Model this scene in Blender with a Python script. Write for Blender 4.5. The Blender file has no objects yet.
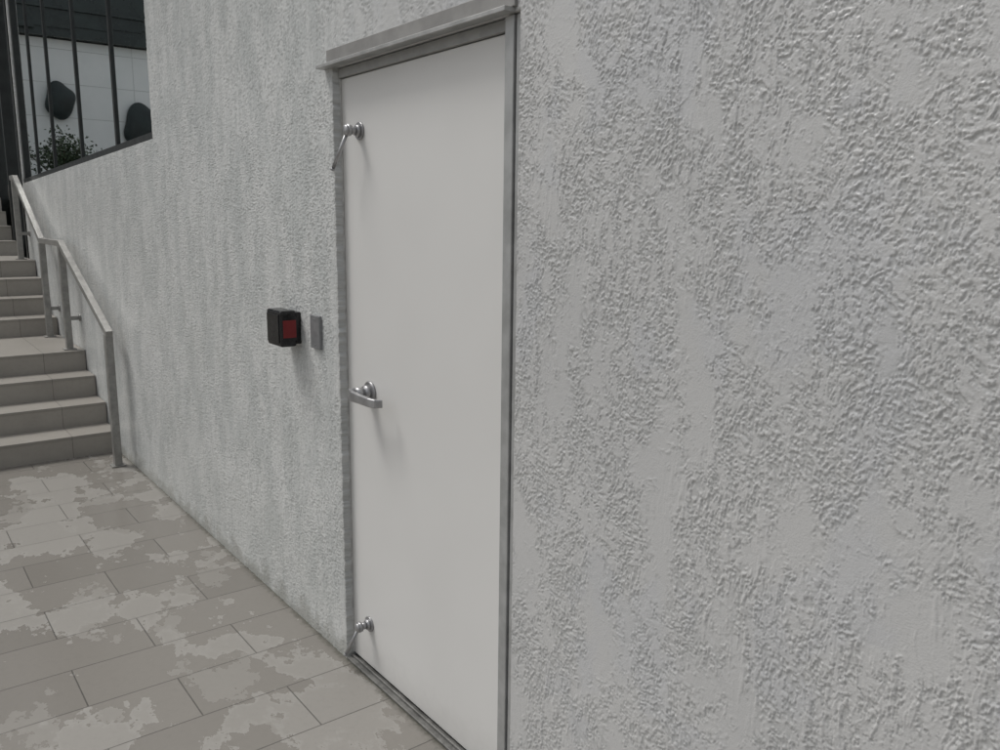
import bpy, bmesh, math, random
import numpy as np
from mathutils import Vector, Matrix
random.seed(4); rng=np.random.default_rng(4)
sc=bpy.context.scene
col=sc.collection
sc.view_settings.view_transform='Standard'
try: sc.view_settings.look='None'
except Exception: pass
sc.view_settings.exposure=0

# ------------------------------------------------------------ node helper
class NT:
    def __init__(s,name):
        s.m=bpy.data.materials.new(name); s.m.use_nodes=True
        s.t=s.m.node_tree; s.n=s.t.nodes; s.l=s.t.links
        s.b=s.n['Principled BSDF']; s.o=s.n['Material Output']
    def link(s,a,b): s.l.new(a,b)
    def put(s,sock,v):
        if v is None: return
        if isinstance(v,bpy.types.NodeSocket): s.l.new(v,sock)
        else: sock.default_value=v
    def coord(s):
        return s.n.new('ShaderNodeTexCoord').outputs['Object']
    def attr(s,name,out='Fac'):
        a=s.n.new('ShaderNodeAttribute'); a.attribute_name=name; return a.outputs[out]
    def mapping(s,v,scale=(1,1,1),loc=(0,0,0),rot=(0,0,0)):
        m=s.n.new('ShaderNodeMapping'); s.l.new(v,m.inputs[0])
        m.inputs['Scale'].default_value=scale; m.inputs['Location'].default_value=loc
        m.inputs['Rotation'].default_value=rot
        return m.outputs[0]
    def noise(s,v,scale,detail=2,rough=.5,dist=0):
        m=s.n.new('ShaderNodeTexNoise'); s.l.new(v,m.inputs['Vector'])
        m.inputs['Scale'].default_value=scale; m.inputs['Detail'].default_value=detail
        m.inputs['Roughness'].default_value=rough; m.inputs['Distortion'].default_value=dist
        return m.outputs[0]
    def math(s,op,a,b=None,c=None,clamp=False):
        m=s.n.new('ShaderNodeMath'); m.operation=op; m.use_clamp=clamp
        s.put(m.inputs[0],a)
        if b is not None: s.put(m.inputs[1],b)
        if c is not None: s.put(m.inputs[2],c)
        return m.outputs[0]
    def ss(s,v,a,b,lo=0,hi=1):
        m=s.n.new('ShaderNodeMapRange'); m.interpolation_type='SMOOTHSTEP'
        s.put(m.inputs[0],v)
        m.inputs[1].default_value=a; m.inputs[2].default_value=b
        m.inputs[3].default_value=lo; m.inputs[4].default_value=hi
        return m.outputs[0]
    def mix(s,f,a,b,mode='MIX'):
        m=s.n.new('ShaderNodeMix'); m.data_type='RGBA'; m.blend_type=mode
        s.put(m.inputs[0],f)
        for i,v in ((6,a),(7,b)):
            if isinstance(v,tuple): m.inputs[i].default_value=(*v[:3],1)
            else: s.l.new(v,m.inputs[i])
        return m.outputs[2]
    def bump(s,h,dist,strength=1):
        m=s.n.new('ShaderNodeBump'); m.inputs['Distance'].default_value=dist
        m.inputs['Strength'].default_value=strength
        s.l.new(h,m.inputs['Height']); s.l.new(m.outputs[0],s.b.inputs['Normal'])
def simple(name,c,rough=.5,metal=0,var=.12,vscale=8,bump=.0,bscale=200):
    t=NT(name); P=t.coord()
    n=t.noise(P,vscale,3,.6)
    f=t.ss(n,.3,.7)
    t.put(t.b.inputs['Base Color'],t.mix(f,tuple(x*(1-var) for x in c),tuple(min(1,x*(1+var)) for x in c)))
    t.put(t.b.inputs['Roughness'],t.ss(n,.2,.8,max(.02,rough-.08),min(1,rough+.08)))
    t.b.inputs['Metallic'].default_value=metal
    if bump: t.bump(t.noise(P,bscale,3),bump)
    return t.m

# ------------------------------------------------------------ materials
def mat_stucco():
    t=NT('painted_trowelled_stucco'); P=t.coord()
    F=t.mapping(P,(1,0,1))
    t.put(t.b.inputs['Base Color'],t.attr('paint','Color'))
    t.b.inputs['Roughness'].default_value=.30
    t.b.inputs['Specular IOR Level'].default_value=.65
    t.bump(t.noise(F,260,2,.6),.0006)
    return t.m
def mat_paving(name,light=1.0,stair=False):
    t=NT(name); P=t.coord()
    sx=t.n.new('ShaderNodeSeparateXYZ'); t.link(P,sx.inputs[0])
    cb=t.n.new('ShaderNodeCombineXYZ')
    if stair:
        t.link(sx.outputs[1],cb.inputs[0]); t.put(cb.inputs[1],.15)
    else:
        t.link(t.math('ADD',sx.outputs[1],30+.866),cb.inputs[0]); t.link(t.math('ADD',sx.outputs[0],28.8+2.9),cb.inputs[1])
    br=t.n.new('ShaderNodeTexBrick'); t.link(cb.outputs[0],br.inputs['Vector'])
    br.offset=.5; br.squash=1
    br.inputs['Scale'].default_value=1; br.inputs['Mortar Size'].default_value=.0022
    br.inputs['Mortar Smooth'].default_value=.1; br.inputs['Brick Width'].default_value=.6
    br.inputs['Row Height'].default_value=.288 if not stair else 50
    br.inputs['Color1'].default_value=(.0,.0,.0,1); br.inputs['Color2'].default_value=(1,1,1,1)
    br.inputs['Mortar'].default_value=(.5,.5,.5,1)
    base=t.mix(br.outputs['Color'],(.196*light,.183*light,.164*light),(.226*light,.212*light,.191*light))
    fine=t.noise(P,38,4,.75)
    if not stair:
        wv=t.mapping(P,(1.0,1.5,1),(2.3,.7,0),(0,0,.3))
        w=t.noise(wv,1.45,9,.64,.05)
        w=t.math('ADD',w,t.math('MULTIPLY',t.math('SUBTRACT',br.outputs['Color'],.5),.04))
        W=t.ss(w,.515,.527)
        edgeW=t.math('MULTIPLY',W,t.math('SUBTRACT',1.0,t.ss(w,.527,.55)))
        W2=t.ss(t.noise(t.mapping(P,(1,1.4,1),(7.3,3.1,0)),2.6,7,.64,.05),.575,.585)
        WW=t.math('MAXIMUM',W,t.math('MULTIPLY',W2,.7))
        base=t.mix(t.math('MULTIPLY',WW,.42),base,(.325,.313,.292))
        base=t.mix(t.math('MULTIPLY',edgeW,.22),base,(.39,.38,.36))
        base=t.mix(t.ss(fine,.45,.75,0,.18),base,(.15,.143,.13))
        edge=t.ss(t.math('ADD',sx.outputs[1],t.math('MULTIPLY',fine,.06)),-.005,.035,0,.75)
        base=t.mix(edge,base,(.06,.06,.045))
        t.put(t.b.inputs['Roughness'],t.math('MULTIPLY_ADD',WW,.22,.22))
    else:
        base=t.mix(t.ss(fine,.45,.75,0,.15),base,(.15,.143,.13))
        base=t.mix(t.ss(t.noise(P,2.2,5,.65),.45,.7,0,.25),base,(.20,.19,.165))
        t.b.inputs['Roughness'].default_value=.42
    base=t.mix(t.math('MULTIPLY',br.outputs['Fac'],.85 if not stair else .6),base,(.085,.08,.072))
    t.put(t.b.inputs['Base Color'],base)
    h=t.math('SUBTRACT',t.math('MULTIPLY',fine,.2),t.math('MULTIPLY',br.outputs['Fac'],1.0))
    t.bump(h,.0013)
    return t.m
def mat_door():
    t=NT('off_white_door_paint'); P=t.coord()
    big=t.ss(t.noise(P,1.6,2,.6),.35,.65)
    c=t.mix(big,(.682,.675,.655),(.705,.698,.678))
    sx=t.n.new('ShaderNodeSeparateXYZ'); t.link(P,sx.inputs[0])
    dn=t.noise(P,14,4,.7)
    foot=t.ss(t.math('ADD',sx.outputs[2],t.math('MULTIPLY',dn,.2)),.10,.28,.3,0)
    c=t.mix(foot,c,(.45,.44,.41))
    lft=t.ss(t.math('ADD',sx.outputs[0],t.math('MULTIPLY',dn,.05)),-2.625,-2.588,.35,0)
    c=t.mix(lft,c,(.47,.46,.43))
    t.put(t.b.inputs['Base Color'],c)
    t.b.inputs['Roughness'].default_value=.33
    return t.m
def mat_panels():
    t=NT('pale_stone_panels'); P=t.coord()
    sx=t.n.new('ShaderNodeSeparateXYZ'); t.link(P,sx.inputs[0])
    cb=t.n.new('ShaderNodeCombineXYZ'); t.link(sx.outputs[1],cb.inputs[0]); t.link(sx.outputs[2],cb.inputs[1])
    br=t.n.new('ShaderNodeTexBrick'); t.link(cb.outputs[0],br.inputs['Vector'])
    br.offset=0; br.inputs['Scale'].default_value=1; br.inputs['Mortar Size'].default_value=.006
    br.inputs['Brick Width'].default_value=.9; br.inputs['Row Height'].default_value=.55
    br.inputs['Color1'].default_value=(.86,.88,.87,1); br.inputs['Color2'].default_value=(.92,.93,.92,1)
    br.inputs['Mortar'].default_value=(.6,.62,.6,1)
    t.put(t.b.inputs['Base Color'],t.mix(t.ss(t.noise(P,2,5,.6),.4,.7,0,.4),br.outputs['Color'],(.78,.81,.79)))
    t.b.inputs['Roughness'].default_value=.6
    return t.m
def mat_glass():
    t=NT('reflective_tinted_glass'); P=t.coord()
    t.put(t.b.inputs['Base Color'],t.mix(t.ss(t.noise(P,2,1),.3,.7),(.90,.95,.94),(.93,.97,.96)))
    t.b.inputs['Roughness'].default_value=.012
    t.b.inputs['Metallic'].default_value=1
    return t.m
STUCCO=mat_stucco(); PAVE=mat_paving('grey_brown_paving_tiles'); STAIRT=mat_paving('stair_tread_tiles',1.42,True)
RISER=mat_paving('stair_riser_tiles',1.70,True)  # riser colour lifted above the treads to offset the weaker light there
DOORM=mat_door(); PANEL=mat_panels(); GLASS=mat_glass()
STEEL=simple('brushed_steel',(.40,.40,.405),.38,.7,.12,30)
BRONZE=simple('satin_steel_rail',(.31,.305,.29),.42,.5,.15,20)
FRAME=simple('grey_painted_frame',(.40,.405,.40),.40,.35,.12,14)
FRAMEL=simple('stained_grey_frame',(.52,.52,.50),.6,.05,.22,26)
FRAMED=simple('shadowed_grey_gasket',(.05,.05,.05),.6,0,.2,20)
LINT=simple('galvanised_drip_cap',(.42,.42,.41),.42,.5,.16,14)
FLASH=simple('weathered_flashing',(.27,.265,.255),.65,.1,.15,9)
HEAD=simple('shaded_grey_head',(.34,.34,.33),.5,.2,.12,14)
SILLM=simple('dark_threshold',(.15,.148,.14),.5,.3,.3,25)
CORE=simple('concrete_core',(.3,.3,.29),.9,0,.1,5)
BLACK=simple('black_plastic',(.009,.009,.010),.22,0,.2,30)
RED=simple('dark_red_plastic',(.19,.010,.012),.40,0,.04,20)
PLATE=simple('grey_plate',(.26,.265,.27),.42,.4,.10,30)
DARKF=simple('dark_window_frame',(.03,.033,.033),.42,.3,.2,10)
DARKW=simple('dark_cladding',(.030,.042,.040),.3,0,.3,3)
SCULP=simple('dark_stone',(.02,.03,.03),.45,0,.3,4)
LEAF=simple('leaf_green',(.04,.065,.03),.5,0,.45,9)
BARK=simple('bark',(.10,.075,.05),.9,0,.3,20)
TERR=simple('terrace_stone',(.28,.27,.25),.6,0,.2,4)

# ------------------------------------------------------------ mesh helpers
def newobj(name,bm,mats,parent=None,smooth=False):
    me=bpy.data.meshes.new(name); bm.normal_update(); bm.to_mesh(me); bm.free()
    for m in (mats if isinstance(mats,(list,tuple)) else [mats]): me.materials.append(m)
    if smooth:
        for p in me.polygons: p.use_smooth=True
    o=bpy.data.objects.new(name,me); col.objects.link(o)
    if parent: o.parent=parent
    return o
def box(bm,x0,x1,y0,y1,z0,z1,bev=0,mi=0,seg=2,M=None):
    r=bmesh.ops.create_cube(bm,size=1)
    vs=r['verts']
    for v in vs:
        v.co=Vector((x0+(v.co.x+.5)*(x1-x0),y0+(v.co.y+.5)*(y1-y0),z0+(v.co.z+.5)*(z1-z0)))
    fs=set(f for v in vs for f in v.link_faces)
    if bev:
        es=list(set(e for v in vs for e in v.link_edges))
        rr=bmesh.ops.bevel(bm,geom=es,offset=bev,segments=seg,affect='EDGES',profile=.5)
        vs=set(vs)|set(rr['verts']); vs=[v for v in vs if v.is_valid]
        fs=set(f for v in vs for f in v.link_faces)
    for f in fs: f.material_index=mi
    if M is not None: bmesh.ops.transform(bm,matrix=M,verts=list(vs))
def cyl(bm,a,b,r0,r1=None,seg=20,mi=0,bev=0):
    a=Vector(a); b=Vector(b); d=b-a
    r1=r0 if r1 is None else r1
    q=d.to_track_quat('Z','Y').to_matrix().to_4x4()
    M=Matrix.Translation((a+b)/2)@q
    r=bmesh.ops.create_cone(bm,cap_ends=True,segments=seg,radius1=r0,radius2=r1,depth=d.length,matrix=M)
    fs=set(f for v in r['verts'] for f in v.link_faces)
    for f in fs:
        f.material_index=mi
        if len(f.verts)==4: f.smooth=True
    if bev:
        es=[e for f in fs if len(f.verts)>4 for e in f.edges]
        bmesh.ops.bevel(bm,geom=list(set(es)),offset=bev,segments=2,affect='EDGES')
def ball(bm,c,r,s=(1,1,1)):
    q=bmesh.ops.create_uvsphere(bm,u_segments=20,v_segments=12,radius=r)
    for v in q['verts']:
        v.co=Vector((v.co.x*s[0]+c[0],v.co.y*s[1]+c[1],v.co.z*s[2]+c[2]))
        for f in v.link_faces: f.smooth=True
def empty(name):
    e=bpy.data.objects.new(name,None); e.empty_display_size=.2; col.objects.link(e); return e
def tag(o,label,cat,group=None):
    o['label']=label; o['category']=cat
    if group: o['group']=group

# ------------------------------------------------------------ numpy gradient noise
_perm=rng.permutation(256).astype(np.int32)
_ang=rng.uniform(0,2*np.pi,256); _gx=np.cos(_ang).astype(np.float32); _gy=np.sin(_ang).astype(np.float32)
def perlin(x,y):
    xi=np.floor(x).astype(np.int32); yi=np.floor(y).astype(np.int32)
    xf=(x-xi).astype(np.float32); yf=(y-yi).astype(np.float32)
    u=xf*xf*xf*(xf*(xf*6-15)+10); v=yf*yf*yf*(yf*(yf*6-15)+10)
    def g(ix,iy,fx,fy):
        h=_perm[(_perm[ix&255]+iy)&255]
        return _gx[h]*fx+_gy[h]*fy
    a=g(xi,yi,xf,yf); b=g(xi+1,yi,xf-1,yf); c=g(xi,yi+1,xf,yf-1); d=g(xi+1,yi+1,xf-1,yf-1)
    return (a+(b-a)*u)+((c+(d-c)*u)-(a+(b-a)*u))*v
def fbm(x,y,o=4,gain=.5,off=0.):
    s=0; a=1; n=0
    for k in range(o):
        s=s+a*perlin(x*(2.03**k)+off+17.3*k,y*(2.03**k)+off*1.7+9.1*k); n+=a*a; a*=gain
    return s/math.sqrt(n)/.27
def sm(x,a,b):
    t=np.clip((x-a)/(b-a),0,1); return t*t*(3-2*t)

# ------------------------------------------------------------ dimensions
DL,DR,DT=-2.655,-1.644,2.170
WL,WR,WT=-9.42,-4.84,3.9
SILL=2.03
END=-9.46
bld=empty('building')
tag(bld,'pale stucco building with a white service door and dark windows','building')
def relief(X,Z):
    L=1-sm(X,-3.0,-1.9)
    wx=fbm(X*9,Z*7,2,.5,3.1)*.008; wz=fbm(X*9,Z*6,2,.5,8.4)*.011
    U=X+wx; V=Z+wz
    mz=fbm(X*5.2,Z*3.2,5,.68,1.2)
    M=sm(mz,-1.15,-.05)*.9+.10; M=np.maximum(M,.75*L)
    VM=np.maximum(sm(fbm(X*1.9,Z*1.1,2,.5,11.),-.5,.5),L)
    n1=fbm(U*43,V*35,5,.76,5.5)*(1-.45*VM)+fbm(U*42,V*15,5,.74,15.5)*(.15+.75*VM)
    n1=n1*(1-L)+L*(.65*fbm(U*60,V*14,4,.72,25.5)+.7*fbm(U*74,V*50,3,.68,45.5))
    th=.45*fbm(X*8,Z*5,3,.55,55.)*(1-L)
    P=sm(n1+th,.0,.12)
    rim=np.exp(-((n1+th-.12)/.12)**2)
    n2=fbm(U*120,V*100,2,.62,2.2)
    crumb=sm(n2,.2,.7)
    n3=fbm(U*48,V*5.4,4,.66,7.7)
    drip=sm(n3,.62,.82)
    n6=fbm(U*21,V*2.4,4,.62,31.)
    run=np.exp(-((n6-.35)/.05)**2)*sm(fbm(X*4,Z*2,2,.5,36.),-.1,.4)
    ca,sa=math.cos(.6),math.sin(.6)
    n4=fbm((U*ca+V*sa)*15,(-U*sa+V*ca)*24,3,.6,4.4)
    rid=np.exp(-((n4-.2)/.055)**2)*sm(fbm(X*9,Z*9,2,.5,6.),.2,.8)*(1-L)
    n5=fbm((U*ca-V*sa)*13,(U*sa+V*ca)*20,3,.6,14.4)
    rid2=np.exp(-((n5+.1)/.055)**2)*sm(fbm(X*8,Z*8,2,.5,16.),.3,.9)*(1-L)
    h=.00120*(P*M+(1-M)*.75)
    h=h+.00125*rim*M*(.2+.8*sm(n2,-.5,.5))
    h=h+.0015*crumb*(1-P)*M*M+.0004*crumb*M
    h=h+.0011*drip*VM*(.35+.65*M)*(1-.35*L)
    h=h+.0013*run*(.25+.75*VM)*(1-.4*L)
    h=h+.0012*rid+.0011*rid2
    h=h+.0006*fbm(X*5,Z*3,2,.5,9.9)*.6
    h=h*(1-.05*L)*(1-.40*sm(-X,4.,7.5))
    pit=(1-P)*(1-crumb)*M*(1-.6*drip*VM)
    def mixc(f,a,b): return a*(1-f[...,None])+b*f[...,None]
    A=lambda *c: np.array(c,np.float32)
    big=sm(fbm(X*1.2,Z*1.1,3,.6,41.),-1,1)
    c=mixc(big,A(.530,.530,.524),A(.560,.558,.549))
    c=mixc(sm(fbm(X*3.4,Z*2.4,4,.65,51.),.2,1.2)*.35,c,A(.52,.530,.550))
    st_=sm(fbm(X*6,Z*2.2,5,.68,61.),-1.2,1.0)
    cl=mixc(st_,A(.56,.577,.565),A(.675,.683,.668))
    c=mixc(L,c,cl)
    runs=sm(fbm(X*10,Z*1.2,4,.6,71.),.8,2.1)*L*.24
    c=mixc(runs,c,A(.40,.42,.40))
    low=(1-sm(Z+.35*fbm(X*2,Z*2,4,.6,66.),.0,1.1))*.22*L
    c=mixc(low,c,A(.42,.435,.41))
    c=mixc(np.clip(pit*(.27+.13*L),0,1),c,A(.31,.32,.31))  # recesses coloured darker: dirt together with occlusion-like shade
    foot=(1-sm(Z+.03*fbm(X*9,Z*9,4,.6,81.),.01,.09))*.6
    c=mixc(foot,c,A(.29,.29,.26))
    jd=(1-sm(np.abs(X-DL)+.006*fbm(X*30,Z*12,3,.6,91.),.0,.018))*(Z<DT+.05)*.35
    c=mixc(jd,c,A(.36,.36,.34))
    return h,c
def wall_mesh():
    def seg(a,b,s0,s1):
        xs=[a]
        while xs[-1]<b:
            f=(xs[-1]-a)/(b-a); xs.append(xs[-1]+s0+(s1-s0)*f)
        xs=np.array(xs); xs=a+(xs-a)*(b-a)/(xs[-1]-a)
        return list(xs)
    xs=seg(END,WL,.02,.02)[:-1]+seg(WL,WR,.020,.011)[:-1]+seg(WR,DL,.0095,.0040)[:-1]+seg(DL,DR,.006,.005)[:-1]+seg(DR,-.42,.0022,.0017)[:-1]+seg(-.42,1.6,.006,.03)
    zs=seg(-.05,SILL,.0030,.0020)[:-1]+seg(SILL,DT,.0024,.003)[:-1]+seg(DT,2.95,.0036,.0042)[:-1]+seg(2.95,WT,.02,.04)[:-1]+seg(WT,5.2,.05,.1)
    xs=np.array(xs); zs=np.array(zs)
    nx,nz=len(xs),len(zs)
    X,Z=np.meshgrid(xs,zs,indexing='ij')
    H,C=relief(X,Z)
    wz=np.clip(1-np.abs(Z-SILL)/.9,0,1); wx=np.clip((-3.3-X)/1.2,0,1)
    Zw=Z+(X+7.1)*.0246*wz*wx
    co=np.stack([X,-H,Zw],-1).reshape(-1,3)
    idx=np.arange(nx*nz).reshape(nx,nz)
    xc=(xs[1:]+xs[:-1])/2; zc=(zs[1:]+zs[:-1])/2
    XC,ZC=np.meshgrid(xc,zc,indexing='ij')
    hole=((XC>DL)&(XC<DR)&(ZC<DT))|((XC>WL)&(XC<WR)&(ZC>SILL)&(ZC<WT))
    keep=~hole
    a=idx[:-1,:-1][keep]; b=idx[1:,:-1][keep]; c=idx[1:,1:][keep]; d=idx[:-1,1:][keep]
    faces=np.stack([a,b,c,d],-1)
    ex=np.clip(1-np.abs(X-DL)/.012,0,1)*(Z<DT)
    jit=fbm(Z*30,Z*11,3,.6,2.)*.0022
    co[:,0]+= (ex*jit).reshape(-1)
    extra=[]; back={}
    nxt=[nx*nz]; add=[]; addc=[]
    Cf=C.reshape(-1,3)
    def bk(i):
        if i not in back:
            back[i]=nxt[0]; nxt[0]+=1
            p=co[i]; add.append((p[0],.07,p[2])); addc.append(Cf[i]*.92)
        return back[i]
    ii,jj=np.where(keep[:-1,:]!=keep[1:,:])
    for i,j in zip(ii,jj):
        p,q=int(idx[i+1,j]),int(idx[i+1,j+1])
        if keep[i,j]: extra.append((q,p,bk(p),bk(q)))
        else: extra.append((p,q,bk(q),bk(p)))
    ii,jj=np.where(keep[:,:-1]!=keep[:,1:])
    for i,j in zip(ii,jj):
        p,q=int(idx[i,j+1]),int(idx[i+1,j+1])
        if keep[i,j]: extra.append((p,q,bk(q),bk(p)))
        else: extra.append((q,p,bk(p),bk(q)))
    co=np.concatenate([co,np.array(add)])
    Cf=np.concatenate([Cf,np.array(addc)])
    faces=np.concatenate([faces,np.array(extra)])
    used=np.zeros(len(co),bool); used[faces.ravel()]=True
    remap=np.cumsum(used)-1; faces=remap[faces]
    Cf=Cf[used]; co=co[used]
    me=bpy.data.meshes.new('wall')
    me.vertices.add(len(co)); me.vertices.foreach_set('co',co.astype(np.float32).ravel())
    nf=len(faces)
    me.loops.add(nf*4); me.loops.foreach_set('vertex_index',faces.astype(np.int32).ravel())
    me.polygons.add(nf)
    me.polygons.foreach_set('loop_start',np.arange(0,nf*4,4,dtype=np.int32))
    me.polygons.foreach_set('use_smooth',np.ones(nf,dtype=bool))
    me.update(calc_edges=True)
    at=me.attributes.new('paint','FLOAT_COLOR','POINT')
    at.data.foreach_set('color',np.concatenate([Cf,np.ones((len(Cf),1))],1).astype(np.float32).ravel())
    me.materials.append(STUCCO)
    o=bpy.data.objects.new('wall',me); col.objects.link(o); o.parent=bld
wall_mesh()
bm=bmesh.new()
for a in [(END,DL-.01,0,1.85),(DR+.01,1.6,0,5.2),(DL-.01,DR+.01,DT+.03,5.2),(WR+.01,DL-.01,1.85,5.2),(END,WR+.01,3.95,5.2)]:
    box(bm,a[0],a[1],.071,.32,a[2],a[3])
box(bm,END-6,1.6,.32,.6,0,5.2)
newobj('masonry_core',bm,CORE,bld)

# door
DP=.030
dx0,dx1=-2.662,-1.722
bm=bmesh.new(); box(bm,dx0,dx1,DP,DP+.040,.020,2.134,.0015)
door=newobj('door',bm,DOORM,bld); door['label']='off-white flush metal service door, slightly stained'
bm=bmesh.new()
box(bm,dx1+.013,dx1+.048,.002,.069,.0,2.165,.002)
box(bm,dx1+.053,DR+.004,.008,.069,.0,2.165,.001)
box(bm,DL+.002,dx1+.012,.018,.069,2.1365,2.165,.001,mi=3)
box(bm,dx0-.003,dx1+.012,.0765,.085,.0,2.125,mi=1)
box(bm,DL-.004,DL+.004,.0255,.0295,.02,2.134,.0008,mi=2)
box(bm,dx1+.0025,dx1+.0128,.026,.069,.0,2.136,mi=1)
box(bm,dx1+.0482,dx1+.0528,.016,.069,.0,2.165,mi=1)
newobj('door_frame',bm,[FRAME,FRAMED,FRAMEL,HEAD],bld)
bm=bmesh.new()
box(bm,-2.712,-1.665,-.034,.002,2.167,2.179,.0015)
newobj('drip_cap',bm,LINT,bld)
bm=bmesh.new()
box(bm,-2.680,-1.656,-.010,.002,2.1795,2.226,.002)
newobj('flashing',bm,FLASH,bld)
bm=bmesh.new()
box(bm,DL+.004,DR-.004,-.004,.068,.001,.009,.002)
box(bm,DL+.004,DR-.004,.014,.022,.0095,.018,.002)
newobj('threshold',bm,SILLM,bld)
def bolt(z,dxr,dyr,dzr):
    bm=bmesh.new(); x=-2.524
    cyl(bm,(x,DP,z),(x,DP-.007,z),.029,seg=28,bev=.0015)
    cyl(bm,(x,DP-.007,z),(x,DP-.018,z),.022,.017,seg=24,bev=.001)
    cyl(bm,(x,DP-.018,z),(x,DP-.036,z),.013)
    cyl(bm,(x,DP-.034,z),(x,DP-.052,z),.018,.020,seg=24,bev=.003)
    ball(bm,(x,DP-.053,z),.017,(1,.45,1))
    a=Vector((x-.006,DP-.046,z-.010)); b=a+Vector((dxr,dyr,dzr))
    cyl(bm,a,b,.0062,.0062); cyl(bm,b,b+Vector((dxr,dyr,dzr))*.06,.0075,.0075)
    return newobj('latch',bm,STEEL,door)
bolt(1.955,-.062,-.022,-.110)
bolt(.190,-.050,-.026,-.112)
# lever handle
bm=bmesh.new(); hx,hz=-2.484,1.078
cyl(bm,(hx,DP,hz),(hx,DP-.010,hz),.038,.037,seg=32,bev=.002)
cyl(bm,(hx,DP-.010,hz),(hx,DP-.030,hz),.028,.022,seg=28,bev=.002)
cyl(bm,(hx,DP-.030,hz),(hx,DP-.062,hz),.019,.021,seg=24,bev=.002)
lz=hz-.004
path=[(hx-.024,-.052),(hx-.022,-.068),(hx+.00,-.072),(hx+.050,-.072),(hx+.118,-.070),(hx+.140,-.062),(hx+.148,-.040)]
wid=[.020,.0205,.0185,.0160,.0150,.0145,.0135]
rings=[]
for i,(px,py) in enumerate(path):
    p=Vector((px,DP+py,lz-.006*i/6)); a=Vector(path[max(0,i-1)]); b=Vector(path[min(len(path)-1,i+1)])
    t=(b-a).normalized(); nrm=Vector((-t.y,t.x,0))
    ring=[]
    for k in range(16):
        an=2*math.pi*k/16; cc,ss_=math.cos(an),math.sin(an)
        cc=math.copysign(abs(cc)**.35,cc); ss_=math.copysign(abs(ss_)**.35,ss_)
        ring.append(bm.verts.new(p+nrm*(.0080*cc)+Vector((0,0,wid[i]*ss_))))
    rings.append(ring)
for r0,r1 in zip(rings,rings[1:]):
    for k in range(16):
        bm.faces.new((r0[k],r0[(k+1)%16],r1[(k+1)%16],r1[k]))
bm.faces.new(rings[0]); bm.faces.new(rings[-1][::-1])
bmesh.ops.recalc_face_normals(bm,faces=bm.faces)
newobj('handle',bm,STEEL,door)

# window
win=empty('window'); win.parent=bld
def sz(x): return SILL+(x+7.1)*.0246
bm=bmesh.new()
v=[bm.verts.new(p) for p in [(WL,.040,sz(WL)),(WR,.040,sz(WR)),(WR,.040,WT),(WL,.040,WT)]]
bm.faces.new(v); newobj('glass',bm,GLASS,win)
bm=bmesh.new()
for x in (-5.77,-6.82,-7.90,-8.72):
    box(bm,x-.018,x+.018,.028,.045,sz(x)+.02,WT-.01,.002)
box(bm,WL+.003,WL+.07,.012,.05,sz(WL)+.0,WT-.01,.003)
box(bm,WR-.05,WR-.003,.016,.05,sz(WR)+.01,WT-.01,.003)
box(bm,WL+.003,WR-.003,.011,.051,WT-.06,WT-.002,.003)
vs=[]
for x in (WL+.003,WR-.003):
    for y in (.006,.055):
        for z in (0.002,.040): vs.append(bm.verts.new((x,y,sz(x)+z)))
bmesh.ops.convex_hull(bm,input=vs)
newobj('frame',bm,DARKF,win)
gd=empty('glazing'); gd.parent=bld
bm=bmesh.new()
v=[bm.verts.new(p) for p in [(-15.6,.05,1.0),(END-.01,.05,1.0),(END-.01,.05,5.1),(-15.6,.05,5.1)]]
bm.faces.new(v); newobj('glass',bm,GLASS,gd)
bm=bmesh.new()
for x in (END-.05,-10.35,-11.4,-12.5,-13.6,-14.7):
    box(bm,x-.035,x+.035,-.01,.06,1.0,5.1,.003)
box(bm,-15.6,END-.01,-.006,.056,5.1,5.2)
newobj('frame',bm,DARKF,gd)

# ------------------------------------------------------------ wall devices
bm=bmesh.new()
bx0,bx1,bz0,bz1=-3.105,-2.970,1.180,1.320
box(bm,bx0,bx1,-.088,-.022,bz0,bz1,.009,seg=3)
box(bm,bx0+.008,bx1-.008,-.0215,.004,bz0+.008,bz1-.008,.003)
box(bm,bx0+.012,bx1-.012,-.0925,-.087,bz0+.014,bz1-.014,.002)
box(bm,bx1-.002,bx1+.003,-.080,-.030,bz1-.018,bz1-.010,.001)
box(bm,bx1-.002,bx1+.005,-.084,-.023,bz0+.024,bz0+.114,.002)
alarm=newobj('alarm_box',bm,BLACK)
tag(alarm,'small black plastic box with red square, fixed to stucco wall','wall box')
bm=bmesh.new()
box(bm,bx1+.004,bx1+.0065,-.080,-.027,bz0+.036,bz0+.104,.001)
newobj('red_button',bm,RED,alarm)
bm=bmesh.new()
box(bm,-2.868,-2.790,-.014,.006,1.188,1.314,.003)
cyl(bm,(-2.829,-.014,1.299),(-2.829,-.0158,1.299),.0035,seg=12)
cyl(bm,(-2.829,-.014,1.203),(-2.829,-.0158,1.203),.0035,seg=12)
pl=newobj('cover_plate',bm,PLATE)
tag(pl,'grey metal blank cover plate on the stucco beside the door','wall plate')

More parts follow.
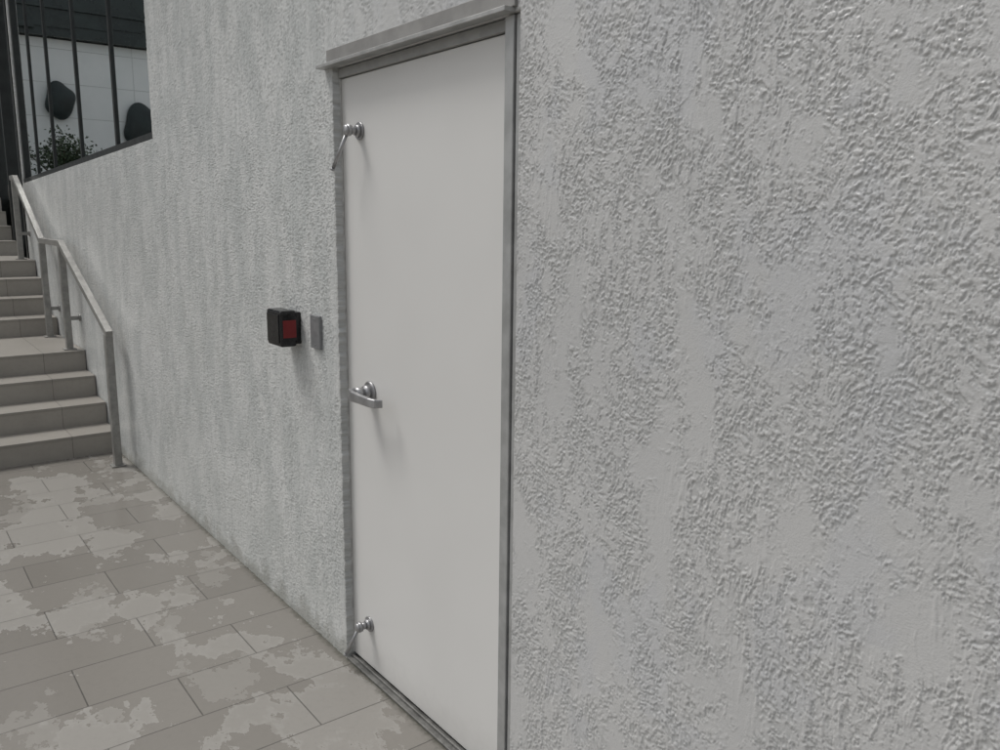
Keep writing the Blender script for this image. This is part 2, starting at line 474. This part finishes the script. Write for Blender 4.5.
# ------------------------------------------------------------ stairs
R=.155; T=.30; S0=-6.2; LAND=1.1; YF=-3.4
x=S0; z=0
nos=[]
for fl,n in ((0,4),(1,4),(2,5)):
    for k in range(n):
        nos.append((x,z)); z+=R
        x-=T if k<n-1 else 0
    x-=LAND if fl<2 else 0
TOP=z; XT=x
bm=bmesh.new()
for i in range(len(nos)):
    xx,zb=nos[i]
    xn=nos[i+1][0] if i+1<len(nos) else XT-1.0
    v=[bm.verts.new(p) for p in [(xx,YF,zb-.01),(xx,-.006,zb-.01),(xx,-.006,zb+R-.02),(xx,YF,zb+R-.02)]]
    f=bm.faces.new(v); f.material_index=1
    box(bm,xn-.012,xx+.003,YF,-.006,zb+R-.022,zb+R,.0025,mi=0)
    v=[bm.verts.new(p) for p in [(xx,YF+.01,-.05),(xn,YF+.01,-.05),(xn,YF+.01,zb+R-.022),(xx,YF+.01,zb+R-.022)]]
    f=bm.faces.new(v); f.material_index=1
st=newobj('staircase',bm,[STAIRT,RISER])
tag(st,'tiled stone staircase with landings rising beside the stucco wall','stairs')

# ------------------------------------------------------------ handrail (mitred flat bar)
hr=empty('handrail'); tag(hr,'flat steel handrail with flat posts beside the steps','handrail')
YR=-.095
rail=[(-5.79,.905),(-7.20,1.455),(-8.06,1.455),(-9.22,2.02),(-9.42,2.02)]
bm=bmesh.new()
W2,H2=.022,.022
secs=[]
for i,(x_,z_) in enumerate(rail):
    p=Vector((x_,z_))
    d0=(p-Vector(rail[i-1])).normalized() if i>0 else None
    d1=(Vector(rail[i+1])-p).normalized() if i<len(rail)-1 else None
    if d0 is None: d0=d1
    if d1 is None: d1=d0
    n0=Vector((d0.y,-d0.x)); n1=Vector((d1.y,-d1.x)); m=(n0+n1).normalized(); m=m/(m.dot(n0))
    if m.y<0: m=-m
    s=[]
    for yy,hh in ((-W2,-H2),(W2,-H2),(W2,H2),(-W2,H2)):
        s.append(bm.verts.new((p.x+m.x*hh,YR+yy,p.y+m.y*hh)))
    secs.append(s)
for a,b in zip(secs,secs[1:]):
    for k in range(4): bm.faces.new((a[k],a[(k+1)%4],b[(k+1)%4],b[k]))
bm.faces.new(secs[0]); bm.faces.new(secs[-1][::-1])
bmesh.ops.recalc_face_normals(bm,faces=bm.faces)
bmesh.ops.bevel(bm,geom=list(bm.edges),offset=.002,segments=1,affect='EDGES')
newobj('rail',bm,BRONZE,hr)
posts=[(-5.83,0,.900),(-7.20,.62,1.432),(-8.06,.62,1.432),(-9.30,1.24,1.997)]
for i,(px,z0,z1) in enumerate(posts):
    bm=bmesh.new()
    box(bm,px-.030,px+.030,YR-.0235,YR+.0235,z0+.004,z1,.002)
    box(bm,px-.045,px+.045,YR-.045,YR+.045,z0+.0005,z0+.009,.002)
    newobj('post',bm,BRONZE,hr)
    if i in (1,2,3):
        bm=bmesh.new()
        box(bm,px+.001,px+.028,YR+.024,-.012,z0+.235,z0+.265,.002)
        cyl(bm,(px+.014,-.012,z0+.25),(px+.014,.002,z0+.25),.028,seg=20)
        newobj('bracket',bm,BRONZE,hr)

# ------------------------------------------------------------ ground / terrace
bm=bmesh.new()
v=[bm.verts.new(p) for p in [(-150,-150,0),(150,-150,0),(150,150,0),(-150,150,0)]]
bm.faces.new(v); g=newobj('ground',bm,PAVE); g['kind']='structure'
bm=bmesh.new()
box(bm,-30,XT-1.02,-12,.30,0.01,TOP-.004); box(bm,XT-1.02,XT-.6,-12,YF-.02,0.01,TOP-.004)
g=newobj('terrace',bm,TERR); g['kind']='structure'

# ------------------------------------------------------------ building facing the stairs (seen in the glass)
ob=empty('panelled_building'); tag(ob,'pale stone panelled building with dark overhanging upper storey','building')
bm=bmesh.new(); box(bm,-16.4,-16.0,-9,-.75,TOP,4.55); newobj('wall',bm,PANEL,ob)
bm=bmesh.new(); box(bm,-16.4,-15.95,-.745,-.02,TOP,4.55)
box(bm,-16.4,-15.85,-9,-.02,4.57,9)
for k in range(5): box(bm,-15.848,-15.81,-9,-.03,5.0+k*.85,5.04+k*.85)
# curved dark fascia band
for k in range(16):
    y0=-.05-k*.56; y1=y0-.56
    c0=.55*math.sin(math.pi*(k/16.)); 
    box(bm,-15.83,-15.70-c0*.6,y1,y0,4.60+c0*.5,4.72+c0*.5)
newobj('upper_storey',bm,DARKW,ob)
def blob(name,c,s,lab):
    bm=bmesh.new(); bmesh.ops.create_icosphere(bm,subdivisions=4,radius=1)
    for vv in bm.verts:
        k=1+.12*math.sin(3*vv.co.y+1)+.09*math.cos(4*vv.co.z+vv.co.y*2)
        vv.co=Vector((c[0]+vv.co.x*s[0],c[1]+vv.co.y*s[1]*k,c[2]+vv.co.z*s[2]*k))
    o=newobj(name,bm,SCULP,None,True); tag(o,lab,'sculpture'); return o
blob('wall_sculpture',(-15.93,-1.50,3.56),(.1,.26,.30),'dark rounded relief mounted on pale stone panels')
blob('wall_sculpture',(-15.93,-2.80,3.22),(.1,.36,.40),'large dark round relief mounted on pale stone panels')

# shrub
sh=empty('shrub'); tag(sh,'leafy green shrub growing at the edge of the terrace','shrub')
bm=bmesh.new(); base=Vector((-14,-1.10,TOP-.004)); tips=[]
for k in range(14):
    a=rng.uniform(0,6.28); r=rng.uniform(.08,.48); hgt=rng.uniform(.38,.76)
    mid=base+Vector((math.cos(a)*r*.4,math.sin(a)*r*.4,hgt*.5)); tip=base+Vector((math.cos(a)*r,math.sin(a)*r,hgt))
    cyl(bm,base,mid,.016,.011,8); cyl(bm,mid,tip,.011,.004,8); tips.append(tip); tips.append((mid+tip)/2)
newobj('stem',bm,BARK,sh)
bm=bmesh.new()
for tp in tips:
    for k in range(90):
        p=tp+Vector(rng.normal(0,.085,3)); s=rng.uniform(.02,.04)
        a=Vector(rng.normal(0,1,3)).normalized(); b=a.cross(Vector(rng.normal(0,1,3))).normalized()
        vv=[bm.verts.new(p+a*s),bm.verts.new(p+b*s*.45),bm.verts.new(p-a*s),bm.verts.new(p-b*s*.45)]
        bm.faces.new(vv)
newobj('foliage',bm,LEAF,sh)

# ------------------------------------------------------------ world + sun
w=bpy.data.worlds.new('World'); sc.world=w; w.use_nodes=True
nt=w.node_tree; bg=nt.nodes['Background']
sky=nt.nodes.new('ShaderNodeTexSky'); sky.sky_type='NISHITA'; sky.sun_disc=False
EL,AZ=math.radians(60),math.radians(232)
sky.sun_elevation=EL; sky.sun_rotation=AZ; sky.dust_density=4; sky.air_density=1.2
hs=nt.nodes.new('ShaderNodeHueSaturation'); hs.inputs['Saturation'].default_value=.24
nt.links.new(sky.outputs[0],hs.inputs['Color']); nt.links.new(hs.outputs[0],bg.inputs[0])
bg.inputs[1].default_value=.114
sl=bpy.data.lights.new('Sun','SUN'); sl.energy=1.5; sl.angle=math.radians(18); sl.color=(1,.985,.96)
so=bpy.data.objects.new('Sun',sl); col.objects.link(so)
sd=Vector((math.sin(AZ)*math.cos(EL),math.cos(AZ)*math.cos(EL),math.sin(EL)))
so.rotation_euler=sd.to_track_quat('Z','Y').to_euler(); so.location=(0,-5,8)

# ------------------------------------------------------------ camera
cam=bpy.data.cameras.new('Camera'); co=bpy.data.objects.new('Camera',cam); col.objects.link(co)
right=Vector((.6092,.7930,.0108)); up=Vector((-.1537,.1047,.9826)); bk=Vector((.7780,-.6003,.1857))
M=Matrix(((right.x,up.x,bk.x,0),(right.y,up.y,bk.y,-1.32),(right.z,up.z,bk.z,1.67),(0,0,0,1)))
co.matrix_world=M
cam.sensor_width=36; cam.lens=29.52; cam.clip_start=.05; cam.clip_end=500
sc.camera=co
